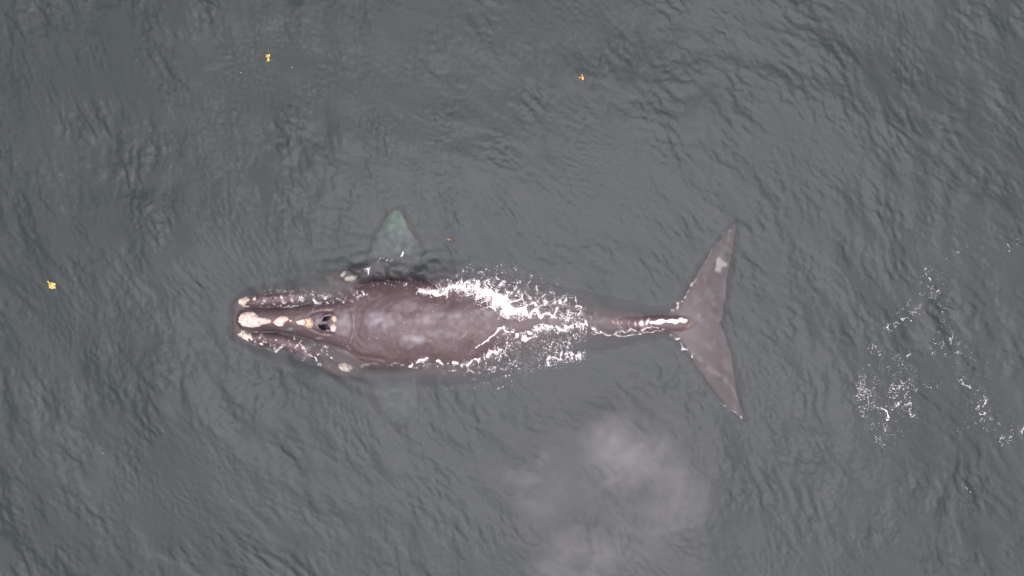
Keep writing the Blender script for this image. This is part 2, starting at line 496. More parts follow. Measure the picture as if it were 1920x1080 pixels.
BLOW = [[(604.5, 601.5), (610.5, 594.5), (619.5, 592), (618.5, 598), (612.5, 601.8)],
        [(604.5, 607.5), (612.5, 607.6), (617, 612.5), (618.5, 618), (611.5, 617.2), (607, 612.5)]]
m_ = up & (vx > 560) & (vx < 660) & (co[:, 2] > -0.05)
dz = np.zeros(nv)
for poly in BLOW:                                   # raised rim, then the pit
    d = poly_dist(vx[m_], vy[m_], poly); ins = in_poly(vx[m_], vy[m_], poly)
    s_ = np.where(ins, -d, d)
    dz[m_] += 0.05 * np.exp(-((s_ - 3.0) / 3.2) ** 2) - 0.16 * np.clip((0.6 - s_) / 1.6, 0, 1)
# grooves curving round the blowhole mound, and the crease behind the head
for line, w, dep in (([(575, 596), (585, 588), (600, 584), (622, 583)], 2.6, 0.035), ([(575, 610), (590, 620), (605, 626), (624, 627)], 2.6, 0.035),
                     ([(659, 582), (662, 600), (662, 620), (658, 640)], 2.5, 0.018), ([(600, 640), (640, 655), (680, 668), (720, 674)], 4.0, 0.03)):
    d = poly_dist(vx, vy, line, False)
    dz -= up * dep * np.exp(-(d / w) ** 2)
lump = samp(F_BLOB, co[:, 0] * 0.5, co[:, 1] * 0.5) * 0.010 + samp(F_BLOB, co[:, 0] * 1.7 + 5, co[:, 1] * 1.7) * 0.0025
dz += up * lump * np.clip((1300 - vx) / 60, 0.15, 1)
co[:, 2] += dz
body_me.vertices.foreach_set("co", co.ravel()); body_me.update()
body_me.polygons.foreach_set("use_smooth", np.ones(len(body_me.polygons), bool))

# skin markings: pale = sloughing / scarred patches and the lighter flippers, orange = whale-lice tint, white = scars, with wet glare painted in on the tail stock
pale = np.zeros(nv); white = np.zeros(nv); tan = np.zeros(nv)
rough_n = samp(F_BLOB, co[:, 0] * 1.3, co[:, 1] * 1.3 + 9); fine_n = samp(F_WEB, co[:, 0], co[:, 1])
def patch(cx, cy_, rx, ry, k, soft=1.0):
    g = np.exp(-((vx - cx) / rx) ** 2 - ((vy - cy_) / ry) ** 2)
    return up * k * np.clip(g + 0.28 * (rough_n * 0.6 + fine_n * 0.5) * g ** 0.5 - 0.22, 0, 1)
for a in ((712, 600, 32, 18, 1.1), (700, 592, 20, 8, .9), (778, 636, 24, 14, 1.1), (800, 600, 28, 10, .8), (850, 592, 50, 7, .8),
          (915, 585, 25, 9, .8), (645, 605, 14, 22, .9), (598, 600, 9, 12, 1.3), (622, 604, 6, 10, .7), (880, 560, 30, 5, .5),
          (830, 625, 40, 8, .5), (760, 575, 40, 12, .35), (545, 617, 18, 3.5, 1.0), (555, 585, 25, 4, .4), (470, 585, 8, 5, .4),
          (600, 634, 8, 3, .9), (880, 600, 60, 25, .35)):
    pale = np.maximum(pale, patch(*a))
for line, w, k in (([(659, 582), (663, 600), (663, 620), (658, 640)], 1.2, .8), ([(1300, 660), (1325, 690), (1350, 705), (1365, 720)], 2.2, .9),
                   ([(1345, 700), (1370, 720), (1380, 745)], 2.2, .9), ([(1345, 470), (1330, 505), (1322, 525)], 1.2, .5),
                   ([(1369, 430), (1366, 452)], 3, .6), ([(1360, 470), (1345, 475)], 1.5, .7), ([(1375, 760), (1389, 780)], 4, .6)):
    d = poly_dist(vx, vy, line, False)
    pale = np.maximum(pale, up * k * np.exp(-(d / w) ** 2) * np.clip(0.75 + 0.5 * fine_n, 0, 1))
for (x_, y_, r_) in ((1336, 556, 3.2), (1339, 570, 3), (1303, 568, 2), (1310, 592, 3.5), (1346, 600, 4), (1363, 636, 3.5), (1363, 687, 2), (1326, 610, 1.5)):
    pale = np.maximum(pale, up * 1.0 * np.exp(-((vx - x_) / r_) ** 2 - ((vy - y_) / (r_ * 1.3)) ** 2))
on_fluke = np.clip((vx - 1285) / 25, 0, 1)
streak = samp(F_WEB, (co[:, 0] * 0.55 + co[:, 1] * 0.2) * 1.0, co[:, 1] * 0.35)
pale = np.maximum(pale, up * on_fluke * np.clip(0.26 * streak + 0.16 * fine_n - 0.12, 0, 0.5))
edge = np.minimum(poly_dist(vx, vy, [(1351, 605), (1358, 580), (1364, 520), (1376, 460), (1380, 424)], False), poly_dist(vx, vy, [(1351, 605), (1368, 652), (1381, 730), (1393, 781)], False))
pale = np.maximum(pale, up * on_fluke * np.exp(-(edge / 4.5) ** 2) * np.clip(0.25 + 0.35 * fine_n + 0.2 * rough_n, 0, 0.8))
SC = [(1343, 486), (1349, 482), (1354, 490), (1363, 494), (1362, 499), (1353, 500), (1350, 511), (1341, 507), (1344, 497)]
white = np.maximum(white, up * 0.34 * np.clip((1.5 - np.where(in_poly(vx, vy, SC), -1, 1) * poly_dist(vx, vy, SC)) / 2, 0, 1) * (vx > 1330))
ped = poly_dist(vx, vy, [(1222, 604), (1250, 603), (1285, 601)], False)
white = np.maximum(white, up * np.clip((4.0 + 1.1 * fine_n + 0.8 * rough_n - ped) / 1.4, 0, 1))  # tail stock band: white scar mixed with glare painted into the skin colour
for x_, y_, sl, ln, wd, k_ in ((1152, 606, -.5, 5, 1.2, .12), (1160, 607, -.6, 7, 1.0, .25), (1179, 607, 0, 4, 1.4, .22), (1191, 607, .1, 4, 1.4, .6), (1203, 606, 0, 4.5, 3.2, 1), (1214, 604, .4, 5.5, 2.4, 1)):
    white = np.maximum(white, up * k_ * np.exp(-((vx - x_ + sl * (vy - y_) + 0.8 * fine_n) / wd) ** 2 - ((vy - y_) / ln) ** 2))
for (x_, y_) in ((1150, 603), (1158, 605), (1165, 606), (1292, 610), (1289, 613), (1279, 590), (872, 627), (868, 630), (875, 623), (790, 578), (783, 590), (840, 567), (612, 580), (616, 582), (620, 582), (608, 626), (615, 627)):
    tan = np.maximum(tan, up * (0.5 if 660 < x_ < 1000 else 0.7) * np.exp(-((vx - x_) / 2.0) ** 2 - ((vy - y_) / 2.4) ** 2))
for _ in range(170):                                # scattered small pocks and barnacle marks
    x_ = rng.uniform(640, 960); y_ = rng.normal(610, 36); r_ = rng.uniform(0.6, 1.3)
    if rng.random() < 0.7:
        pale = np.maximum(pale, up * rng.uniform(.5, 1.0) * np.exp(-((vx - x_) / r_) ** 2 - ((vy - y_) / r_) ** 2))
    else:
        tan = np.maximum(tan, up * rng.uniform(.2, .5) * np.exp(-((vx - x_) / r_) ** 2 - ((vy - y_) / r_) ** 2))
for (x_, y_) in ((692, 635), (706, 634), (652, 649), (656, 654), (758, 605), (812, 584), (808, 603)):
    pale = np.maximum(pale, up * 1.4 * np.exp(-((vx - x_) / 1.4) ** 2 - ((vy - y_) / 1.4) ** 2))
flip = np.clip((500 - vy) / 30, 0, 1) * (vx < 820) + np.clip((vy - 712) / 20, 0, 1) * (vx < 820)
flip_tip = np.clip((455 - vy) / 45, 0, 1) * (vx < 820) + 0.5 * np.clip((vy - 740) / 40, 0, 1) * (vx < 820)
pale = np.maximum(pale, up * np.clip(0.9 * flip + 0.9 * flip_tip + 0.2 * rough_n * flip, 0, 2.0))  # flippers paler and greener than the back, most at the tips
for poly in BLOW:
    d = poly_dist(vx, vy, poly)
    pale = np.maximum(pale, up * 1.3 * np.exp(-((d - 1.0) / 1.3) ** 2) * ~in_poly(vx, vy, poly))
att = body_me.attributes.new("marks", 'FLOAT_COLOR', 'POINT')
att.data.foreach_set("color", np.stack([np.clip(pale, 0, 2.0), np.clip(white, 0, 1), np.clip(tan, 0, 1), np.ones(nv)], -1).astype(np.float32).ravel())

def skin_material():
    m, n, l = new_mat("whale_skin")
    b = n["Principled BSDF"]
    t = n.new("ShaderNodeTexCoord")
    at = n.new("ShaderNodeAttribute"); at.attribute_name = "marks"
    sp = n.new("ShaderNodeSeparateColor"); l.new(at.outputs["Color"], sp.inputs[0])
    nz = n.new("ShaderNodeTexNoise"); nz.inputs["Scale"].default_value = 1.6; nz.inputs["Detail"].default_value = 7; nz.inputs["Roughness"].default_value = 0.62
    l.new(t.outputs["Object"], nz.inputs["Vector"])
    r = n.new("ShaderNodeValToRGB")
    r.color_ramp.elements[0].position = 0.3; r.color_ramp.elements[1].position = 0.72
    r.color_ramp.elements[0].color = (0.060, 0.042, 0.0445, 1); r.color_ramp.elements[1].color = (0.086, 0.063, 0.067, 1)
    l.new(nz.outputs["Fac"], r.inputs[0])
    def mix(fac, a, col):
        x = n.new("ShaderNodeMix"); x.data_type = 'RGBA'
        l.new(fac, x.inputs["Factor"]); l.new(a, x.inputs[6]); x.inputs[7].default_value = (*col, 1)
        return x.outputs[2]
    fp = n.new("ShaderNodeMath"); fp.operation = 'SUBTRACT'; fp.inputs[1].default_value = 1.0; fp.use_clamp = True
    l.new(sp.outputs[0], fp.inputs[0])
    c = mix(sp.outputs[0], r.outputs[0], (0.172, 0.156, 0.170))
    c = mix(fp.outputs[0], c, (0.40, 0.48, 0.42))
    c = mix(sp.outputs[2], c, (0.30, 0.19, 0.11))
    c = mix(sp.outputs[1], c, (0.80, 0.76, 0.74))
    l.new(c, b.inputs["Base Color"])
    n2 = n.new("ShaderNodeTexNoise"); n2.inputs["Scale"].default_value = 6.0; n2.inputs["Detail"].default_value = 6
    l.new(t.outputs["Object"], n2.inputs["Vector"])
    rr = n.new("ShaderNodeMapRange"); rr.inputs[3].default_value = 0.33; rr.inputs[4].default_value = 0.52
    l.new(n2.outputs["Fac"], rr.inputs[0]); l.new(rr.outputs[0], b.inputs["Roughness"])
    # wet skin shines in air; under water its index matches the water and it does not
    gp = n.new("ShaderNodeNewGeometry"); sz = n.new("ShaderNodeSeparateXYZ"); l.new(gp.outputs["Position"], sz.inputs[0])
    sl = n.new("ShaderNodeMapRange"); sl.inputs[1].default_value = -0.08; sl.inputs[2].default_value = 0.0; sl.inputs[3].default_value = 0.04; sl.inputs[4].default_value = 0.48
    l.new(sz.outputs[2], sl.inputs[0]); l.new(sl.outputs[0], b.inputs["Specular IOR Level"])
    n3 = n.new("ShaderNodeTexNoise"); n3.inputs["Scale"].default_value = 14.0; n3.inputs["Detail"].default_value = 6; n3.inputs["Roughness"].default_value = .65
    l.new(t.outputs["Object"], n3.inputs["Vector"])
    bp = n.new("ShaderNodeBump"); bp.inputs["Strength"].default_value = 0.35; bp.inputs["Distance"].default_value = 0.02
    l.new(n3.outputs["Fac"], bp.inputs["Height"]); l.new(bp.outputs[0], b.inputs["Normal"])
    return m

whale = link("right_whale", None, label="large dark whale swimming at the surface with pale callosities on its head", category="whale")
whale.location = (PX(850), PY(606), 0)
INV = Vector((-PX(850), -PY(606), 0))
def as_part(name, me_, mat, parent, **kw):
    o = link(name, me_, mat, parent, **kw)
    if parent is whale:
        o.location = INV
    return o
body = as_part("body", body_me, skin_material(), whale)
bvh = BVHTree.FromPolygons([tuple(v) for v in co], [tuple(p.vertices) for p in body_me.polygons])
def whale_z(x, y):
    hit = bvh.ray_cast(Vector((x, y, 5.0)), Vector((0, 0, -1)))
    return hit[0].z if hit[0] is not None else -99.0

# callosities -----------------------------------------------------------------
def ell(cx, cy_, rx, ry, rot=0.0, n=18, jag=0.18):
    out = []
    for i in range(n):
        a = 2 * math.pi * i / n; k = 1 + random.uniform(-jag, jag)
        u, v = rx * k * math.cos(a), ry * k * math.sin(a)
        out.append((cx + u * math.cos(rot) - v * math.sin(rot), cy_ + u * math.sin(rot) + v * math.cos(rot)))
    return out

def callosity(poly, thick, step=0.9, rough=1.0):
    xs = [p[0] for p in poly]; ys = [p[1] for p in poly]
    gx = np.arange(min(xs) - 2 * step, max(xs) + 2 * step, step); gy = np.arange(min(ys) - 2 * step, max(ys) + 2 * step, step)
    GX, GY = np.meshgrid(gx, gy)
    d = np.where(in_poly(GX, GY, poly), -1, 1) * poly_dist(GX, GY, poly)
    keep = d < step * 0.9
    ids = -np.ones(GX.shape, int); V = []
    for (j, i) in zip(*np.where(keep)):
        x, y, _ = P(GX[j, i], GY[j, i], 0.1)
        z = whale_z(x, y)
        if z < -50: continue
        e = np.clip(-d[j, i] / 3.0, 0, 1) ** 0.6
        nzv = 0.5 + 0.35 * float(samp(F_WEB, x * 1.3 + 3, y * 1.3)) + 0.3 * float(samp(F_WEB2, x, y))
        zz = z + (thick * e * (0.65 + 0.55 * rough * nzv) if d[j, i] < 0 else -0.02)
        ids[j, i] = len(V); V.append((x, y, zz))
    F = []
    for j in range(len(gy) - 1):
        for i in range(len(gx) - 1):
            q = (ids[j, i], ids[j + 1, i], ids[j + 1, i + 1], ids[j, i + 1])
            if min(q) >= 0: F.append(q)
    if not F: return None
    return mesh_np("callosity", V, np.array(F))

M_CREAM = principled("callosity_cream", (0.70, 0.61, 0.555), 0.75, (0.60, 0.49, 0.42), 9.0, 0.8, 45.0)
M_TAN = principled("callosity_tan", (0.66, 0.53, 0.38), 0.75, (0.42, 0.30, 0.20), 12.0, 0.8, 45.0)
M_CHIN = principled("callosity_chin", (0.74, 0.70, 0.58), 0.8, (0.48, 0.43, 0.34), 7.0, 0.9, 40.0)
CALL = [
    ("bonnet_callosity", M_CREAM, 0.10, "broad cream bonnet patch on the snout tip", [(447, 596), (452, 589), (463, 585), (479, 585), (485, 589), (491, 594.5), (501.5, 595.4), (512.6, 598), (514.8, 602), (511, 605.5), (498, 608), (490, 612), (475.5, 614), (457, 612), (450, 605.5)]),
    ("rostral_callosity", M_CREAM, 0.09, "cream and tan lump midway along the snout", [(517, 603), (524, 596), (533, 591.7), (544, 592.6), (548, 598), (540, 604), (535, 611), (525.5, 611), (520, 607)]),
    ("rostral_callosity", M_TAN, 0.06, None, ell(551, 600.5, 3, 2.4)),
    ("rostral_callosity", M_CREAM, 0.08, None, [(560, 601.5), (568, 599), (576, 597.5), (579, 604), (576, 609.6), (564, 607.4)]),
    ("rostral_callosity", M_TAN, 0.09, "tan knobbly patch ahead of the blowholes", [(577, 597), (587.6, 594.4), (595, 603.7), (591, 613), (583, 614), (576.6, 609.6), (580, 604)]),
    ("coaming_callosity", M_TAN, 0.07, None, ell(631, 597, 4.2, 6.4)),
    ("coaming_callosity", M_CREAM, 0.07, None, ell(629.6, 614.4, 4.8, 7.2)),
    ("chin_callosity", M_CHIN, 0.10, None, ell(450, 565, 11, 9, 0.2, 24, .3)),
    ("chin_callosity", M_CHIN, 0.07, None, ell(461, 562.5, 4.2, 3.8)),
    ("chin_callosity", M_CHIN, 0.06, None, ell(474.6, 560.5, 3.6, 4.0)),
    ("lip_callosity", M_CHIN, 0.05, None, ell(493, 550.5, 3.2, 2.6)),
    ("lip_callosity", M_TAN, 0.04, None, ell(456, 575, 9, 1.9, -0.1)),
    ("chin_callosity", M_CHIN, 0.10, None, ell(453, 630, 14, 8, 0.4, 24, .3)),
    ("chin_callosity", M_CHIN, 0.06, None, ell(468, 636, 3.2, 4)),
    ("lip_callosity", M_CHIN, 0.05, None, ell(486, 646.5, 4, 3.4)),
    ("lip_callosity", M_TAN, 0.03, None, ell(549, 634, 1.6, 5, -0.5)),
    ("brow_callosity", M_CHIN, 0.12, None, ell(640, 513.5, 7, 3.6, -0.9)),
    ("brow_callosity", M_CHIN, 0.14, None, ell(653, 521.5, 12, 5.5, -0.35, 22, .3)),
    ("brow_callosity", M_CHIN, 0.14, None, ell(643, 690.5, 13, 7.0, 0.4, 22, .25)),
]
for nm, mt, th, lab, poly in CALL:
    me_ = callosity(poly, th)
    if me_ is not None:
        o = as_part(nm, me_, mt, whale)
        if lab: o["label"] = lab
M_DARK = principled("blowhole_dark", (0.006, 0.007, 0.009), 0.8, spec=0.05)
for poly in BLOW:
    c = np.mean(poly, 0); V = [P(x * .95 + c[0] * .05, y * .95 + c[1] * .05, 0) for x, y in poly]
    zs = [whale_z(v[0], v[1]) for v in V]; zc = whale_z(*P(c[0], c[1])[:2])
    bm = bmesh.new()
    top = [bm.verts.new((v[0], v[1], zc + 0.05)) for v in V]; bot = [bm.verts.new((v[0], v[1], zc - 0.06)) for v in V]
    bm.faces.new(top); bm.faces.new(bot[::-1])
    for i in range(len(V)):
        bm.faces.new((top[i], bot[i], bot[(i + 1) % len(V)], top[(i + 1) % len(V)]))
    bmesh.ops.recalc_face_normals(bm, faces=bm.faces)
    me_ = bpy.data.meshes.new("blowhole"); bm.to_mesh(me_); bm.free()
    as_part("blowhole", me_, M_DARK, whale)

# ------------------------------------------------------------------ foam (froth built of small bubbles clumps)
ICO_V, ICO_F = None, None
def ico():
    global ICO_V, ICO_F
    b = bmesh.new(); bmesh.ops.create_icosphere(b, subdivisions=1, radius=1.0)
    ICO_V = np.array([v.co[:] for v in b.verts]); ICO_F = np.array([[v.index for v in f.verts] for f in b.faces]); b.free()
ico()

def surf_z(x, y):
    z = water_h(x, y)
    return np.maximum(z, np.array([whale_z(a, b) if abs(a) < 8 and -5 < b < 3 else -99 for a, b in zip(x, y)]))

def stroke(pts, n, wob=2.2):
    """pts rows: px, py, half width px. n samples, gaussian across; web>0 keeps only filaments"""
    p = np.array(pts, float); d = np.r_[0, np.cumsum(np.hypot(*np.diff(p[:, :2], axis=0).T))]
    wgt = np.interp(np.linspace(0, d[-1], 200), d, p[:, 2])
    cdf = np.cumsum(wgt); cdf /= cdf[-1]
    t = np.interp(rng.random(n), cdf, np.linspace(0, d[-1], 200))
    x, y, w = [np.interp(t, d, p[:, k_]) for k_ in range(3)]
    g = np.clip(rng.standard_normal(n) * (1 + 0.8 * rng.random(n) ** 3), -3.2, 3.2)
    a = rng.random(n) * 2 * np.pi
    x, y = x + g * w * np.cos(a) * 0.7, y + g * w * np.sin(a) * 0.7
    X, Y = PX(x), PY(y); j = wob * (0.5 + 0.12 * np.minimum(w, 8))
    return x + j * (samp(F_BLOB, X, Y + 11) + 0.7 * samp(F_WEB, X + 4, Y)), y + j * (samp(F_BLOB, X + 13, Y) + 0.7 * samp(F_WEB, X, Y + 8))
def area(poly, n):
    poly = np.array(poly, float); lo, hi = poly.min(0), poly.max(0)
    x = rng.uniform(lo[0], hi[0], n); y = rng.uniform(lo[1], hi[1], n)
    k = in_poly(x, y, [tuple(q) for q in poly])
    return x[k], y[k]
def webbed(xy, thr=0.35, both=True):
    x, y = xy; X, Y = PX(x), PY(y)
    thr = thr * np.clip(0.75 + 0.6 * samp(F_AMP2, X, Y) + 0.3 * rng.standard_normal(len(x)), 0.05, 2)
    n1 = np.abs(samp(F_WEB, X, Y)); n2 = np.abs(samp(F_WEB2, X + 3, Y)); bl = samp(F_BLOB, X + 7, Y - 2)
    k = ((n1 < thr) | (both & (n2 < thr * 0.5))) & (bl > -0.9 + rng.random(len(x)))
    return x[k], y[k]
def clumped(xy, lim=0.0):
    x, y = xy; X, Y = PX(x), PY(y)
    k = (samp(F_WEB, X * 1.4, Y * 1.4) + 0.7 * samp(F_BLOB, X, Y)) > lim + 0.5 * rng.standard_normal(len(x))
    return x[k], y[k]

M_FOAM = principled("foam_white", (0.86, 0.84, 0.85), 0.6, (0.80, 0.78, 0.79), 20.0)
def foam(name, parts, label, *a_, fizz=(), **k_):
    return _foam(name, list(parts) + list(fizz), sum(len(p[0]) for p in parts), label, *a_, **k_)
def _foam(name, parts, n_big, label, rmin=0.003, rmax=0.012, lift=0.004):
    x = np.concatenate([PX(p[0]) for p in parts]); y = np.concatenate([PY(p[1]) for p in parts])
    n = len(x)
    r = rmin + (rmax - rmin) * rng.random(n) ** 2.2
    r[n_big:] = rng.uniform(0.0018, 0.0042, n - n_big)
    z = surf_z(x, y) + lift + r * 0.25
    k = (H - z) / H
    x, y = x * k, y * k
    sx = r * rng.uniform(.8, 1.6, n); sy = r * rng.uniform(.8, 1.6, n); sz = r * rng.uniform(.45, .8, n); a = rng.random(n) * 6.28
    ca, sa = np.cos(a)[:, None], np.sin(a)[:, None]
    u = ICO_V[None, :, 0] * sx[:, None]; v = ICO_V[None, :, 1] * sy[:, None]; w = ICO_V[None, :, 2] * sz[:, None]
    V = np.stack([x[:, None] + u * ca - v * sa, y[:, None] + u * sa + v * ca, z[:, None] + w], -1).reshape(-1, 3)
    F = (ICO_F[None] + (np.arange(n) * len(ICO_V))[:, None, None]).reshape(-1, 3)
    return link(name, mesh_np(name, V, F), M_FOAM, kind="stuff", label=label, category="foam")

F1 = [(788, 545, 3), (805, 547, 4), (822, 551, 5), (842, 543, 4), (865, 540, 6), (890, 545, 8), (915, 555, 9), (938, 566, 11), (952, 578, 11), (968, 585, 8), (990, 588, 5), (1020, 590, 3.2), (1040, 589, 2.4), (1046, 580, 1.6)]
foam("flank_foam", [
    stroke(F1, 17000), stroke([(925, 560, 7), (950, 577, 9), (968, 583, 6)], 6000),
    clumped(stroke([(820, 545, 8), (860, 532, 14), (900, 530, 16), (950, 545, 22), (1000, 565, 22), (1060, 572, 16)], 8000), 0.6),
    webbed(area([(960, 552), (1010, 560), (1075, 552), (1090, 575), (1086, 603), (1050, 600), (1046, 585), (980, 575), (940, 548)], 7000), 0.16),
    clumped(stroke([(672, 553, 4), (690, 546, 3)], 160), 0.0), clumped(stroke([(700, 536, 3), (740, 530, 4), (790, 538, 5)], 160), 0.4)],
    "thick white froth breaking along the upper flank of the whale",
    fizz=[stroke([(800, 543, 10), (860, 535, 18), (920, 545, 24), (960, 560, 28), (1030, 570, 26), (1070, 575, 18)], 7000), clumped(stroke([(1000, 590, 14), (1080, 590, 16), (1120, 598, 8)], 3000), 0.2)])
foam("back_foam", [
    stroke([(893, 653, .5), (915, 637, .8), (938, 618, 1.6), (946, 613, 2.4)], 700, 2.4),
    clumped(stroke([(944, 614, 3), (957, 622, 4), (977, 634, 5), (996, 628, 5), (1010, 617, 5), (1025, 611, 4), (1055, 619, 4), (1064, 611, 5), (1093, 607, 7), (1101, 615, 4), (1112, 613, 3)], 7500), -0.3),
    webbed(area([(938, 620), (960, 622), (1010, 612), (1100, 608), (1096, 672), (1060, 682), (1020, 688), (985, 698), (958, 684), (910, 668), (925, 645)], 24000), 0.14),
    clumped(stroke([(1024, 682, 3), (1040, 672, 3.5), (1060, 666, 3.5), (1080, 665, 3), (1092, 668, 4)], 1900), -0.1),
    clumped(stroke([(858, 683, 2), (889, 678, 2.5), (918, 663, 3), (938, 654, 4)], 2000), -0.2),
    clumped(stroke([(770, 686, 3), (785, 678, 3), (800, 674, 3), (830, 679, 3), (862, 684, 2)], 1900), -0.1),
    clumped(stroke([(775, 690, 4), (800, 684, 8), (850, 694, 7), (900, 690, 8), (960, 695, 14)], 700), 0.5),
    clumped(stroke([(640, 690, 3), (700, 684, 2), (740, 683, 2), (778, 687, 3)], 160), 0.0),
    stroke([(1078, 560, 3), (1086, 575, 3), (1084, 592, 2)], 160)],
    "lacy white foam web trailing over the lower back behind the whale's hump",
    fizz=[clumped(area([(930, 615), (1100, 605), (1108, 672), (1060, 690), (1020, 696), (980, 704), (940, 694), (860, 692), (780, 694), (800, 682), (900, 668)], 9000), 0.4)])
foam("head_foam", [
    clumped(stroke([(482, 572, 5), (500, 564, 8), (530, 560, 9), (560, 555, 10), (590, 560, 10), (612, 563, 9), (630, 565, 6)], 1300), 0.6),
    clumped(stroke([(590, 566, 4), (608, 563, 6), (620, 568, 4)], 700), 0.0),
    stroke([(532, 577, .8), (545, 575, 1.4), (560, 572, .8)], 90),
    clumped(stroke([(478, 624, 5), (488, 634, 6), (500, 642, 6), (520, 648, 6), (540, 650, 6), (565, 650, 5)], 1000), 0.5),
    clumped(stroke([(567, 645, 3), (573, 657, 3.4), (585, 668, 2), (604, 688, 1.4)], 520), -0.2),
    clumped(stroke([(595, 640, 6), (612, 655, 7), (622, 675, 5), (624, 686, 3)], 480), 0.6),
    clumped(stroke([(640, 560, 7), (665, 557, 6), (690, 548, 5)], 360), 0.5)],
    "sparse white spray and bubbles around the whale's lips", 0.003, 0.009,
    fizz=[clumped(stroke([(490, 563, 12), (560, 556, 14), (620, 562, 13), (680, 550, 8)], 3500), 0.3), clumped(stroke([(485, 636, 9), (530, 650, 10), (600, 665, 12)], 2200), 0.3)])
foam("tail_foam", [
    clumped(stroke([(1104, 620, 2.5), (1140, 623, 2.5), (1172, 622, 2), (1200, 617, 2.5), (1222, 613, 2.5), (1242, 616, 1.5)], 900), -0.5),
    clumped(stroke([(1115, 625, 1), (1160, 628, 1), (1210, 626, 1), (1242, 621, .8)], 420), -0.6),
    clumped(stroke([(1256, 584, 2), (1268, 577, 3), (1278, 566, 1.6), (1290, 545, 1.6), (1304, 522, 1.6)], 520), -0.2),
    clumped(stroke([(1258, 627, 1.5), (1272, 638, 2), (1288, 654, 2), (1300, 672, 1)], 420), -0.2),
    clumped(stroke([(1320, 492, .8), (1345, 455, .8), (1376, 422, 1)], 90), 0.2),
    clumped(stroke([(1355, 753, 1), (1375, 773, 1), (1391, 784, 2)], 110), 0.2)],
    "thin white water line along the whale's tail stock and fluke edges", 0.003, 0.009)
foam("wake_foam", [
    webbed(area([(1640, 640), (1655, 655), (1648, 700), (1640, 740), (1640, 775), (1612, 782), (1605, 740), (1605, 690), (1620, 655)], 5500), 0.2),
    clumped(stroke([(1640, 762, 2), (1655, 768, 2), (1666, 782, 2.4), (1667, 793, 2.4), (1659, 806, 1.5)], 600), -0.5),
    clumped(stroke([(1668, 765, 3), (1682, 758, 2.6), (1700, 762, 4), (1714, 782, 3)], 520), 0.0),
    webbed(area(ell(1691, 733, 26, 22), 2400), 0.18),
    webbed(area([(1630, 765), (1662, 800), (1658, 845), (1640, 835)], 900), 0.16),
    clumped(stroke([(1660, 622, 5), (1690, 600, 8), (1712, 588, 8), (1722, 568, 5)], 420), 0.5),
    clumped(stroke([(1735, 505, 10), (1748, 540, 12), (1770, 560, 12)], 360), 0.8),
    clumped(stroke([(1690, 690, 6), (1705, 665, 6)], 120), 0.5),
    clumped(stroke([(1745, 660, 8), (1775, 640, 14), (1795, 655, 5)], 360), 0.7),
    clumped(stroke([(1735, 720, 8), (1765, 722, 8)], 120), 0.6),
    clumped(stroke([(1800, 714, 2), (1822, 730, 2), (1834, 760, 3), (1840, 792, 3)], 420), 0.0),
    clumped(stroke([(1846, 745, 4), (1846, 775, 3)], 220), 0.3),
    clumped(stroke([(1878, 832, 5), (1895, 820, 6), (1920, 800, 5)], 300), 0.4),
    clumped(stroke([(1790, 475, 14), (1815, 460, 8)], 120), 0.8),
    clumped(stroke([(1860, 760, 14), (1860, 800, 14), (1790, 800, 10)], 160), 0.9),
    clumped(stroke([(1880, 470, 14), (1915, 450, 6)], 70), 0.6),
    clumped(stroke([(1795, 900, 10), (1830, 930, 14)], 50), 0.6)],
    "scattered white foam flecks left in the wake behind the fluke", 0.003, 0.010,
    fizz=[webbed(area([(1640, 630), (1720, 690), (1725, 790), (1665, 850), (1605, 790), (1600, 690)], 9000), 0.3), clumped(stroke([(1660, 620, 14), (1740, 540, 20), (1800, 650, 30), (1830, 760, 18), (1900, 815, 14)], 2600), 0.6)])
foam("drifting_flecks", [
    stroke([(683, 508, 2), (694, 507, 4)], 60), stroke([(753, 476, 2), (758, 474, 2)], 40), stroke([(700, 489, 1), (735, 485, 2)], 20),
    (np.array([547.0, 547.4, 1256.0, 1258.5, 192.0, 193.5, 434.0, 440.0, 452.0]), np.array([126.0, 126.3, 752.0, 752.5, 849.0, 850.0, 938.0, 940.0, 136.0])),
    (rng.uniform(850, 960, 60), rng.uniform(500, 560, 60)), (rng.uniform(820, 960, 40), rng.uniform(690, 730, 40))],
    "tiny white foam flecks dotted on the open water", 0.005, 0.012)

# ------------------------------------------------------------------ floating seaweed
M_WEED = principled("seaweed_gold", (0.72, 0.44, 0.09), 0.45, (0.46, 0.20, 0.05), 14.0)
M_WEED2 = principled("seaweed_yellow", (0.74, 0.60, 0.18), 0.4, (0.60, 0.42, 0.10), 14.0)
def frond_mesh(length, width, bend, seed):
    r = random.Random(seed); n = 9; V = []; F = []
    ang = 0.0; x = y = 0.0
    for i in range(n):
        t = i / (n - 1); w = width * (0.35 + 0.9 * math.sin(math.pi * min(1, t * 0.9 + 0.08))) * (1 if i < n - 1 else 0.35)
        ang = bend * t + r.uniform(-.12, .12)
        nx_, ny_ = -math.sin(ang), math.cos(ang)
        z = 0.012 + 0.014 * math.sin(t * 5 + seed)
        for s_ in (-1, -0.35, 0.35, 1):
            V.append((x + nx_ * w * s_, y + ny_ * w * s_, z + (0.007 if abs(s_) < 1 else 0.0)))
        x += math.cos(ang) * length / n; y += math.sin(ang) * length / n
    m = len(V)
    V += [(a, b, c - 0.008) for a, b, c in V]
    for i in range(n - 1):
        for j in range(3):
            a = i * 4 + j
            F.append((a, a + 4, a + 5, a + 1)); F.append((m + a, m + a + 1, m + a + 5, m + a + 4))
        for j, d in ((0, 0), (3, 1)):
            a = i * 4 + j
            F.append((a, m + a, m + a + 4, a + 4) if d == 0 else (a, a + 4, m + a + 4, m + a))
    for i in (0, n - 1):
        for j in range(3):
            a = i * 4 + j
            F.append((a, a + 1, m + a + 1, m + a))
    return mesh_np("frond", V, np.array(F))
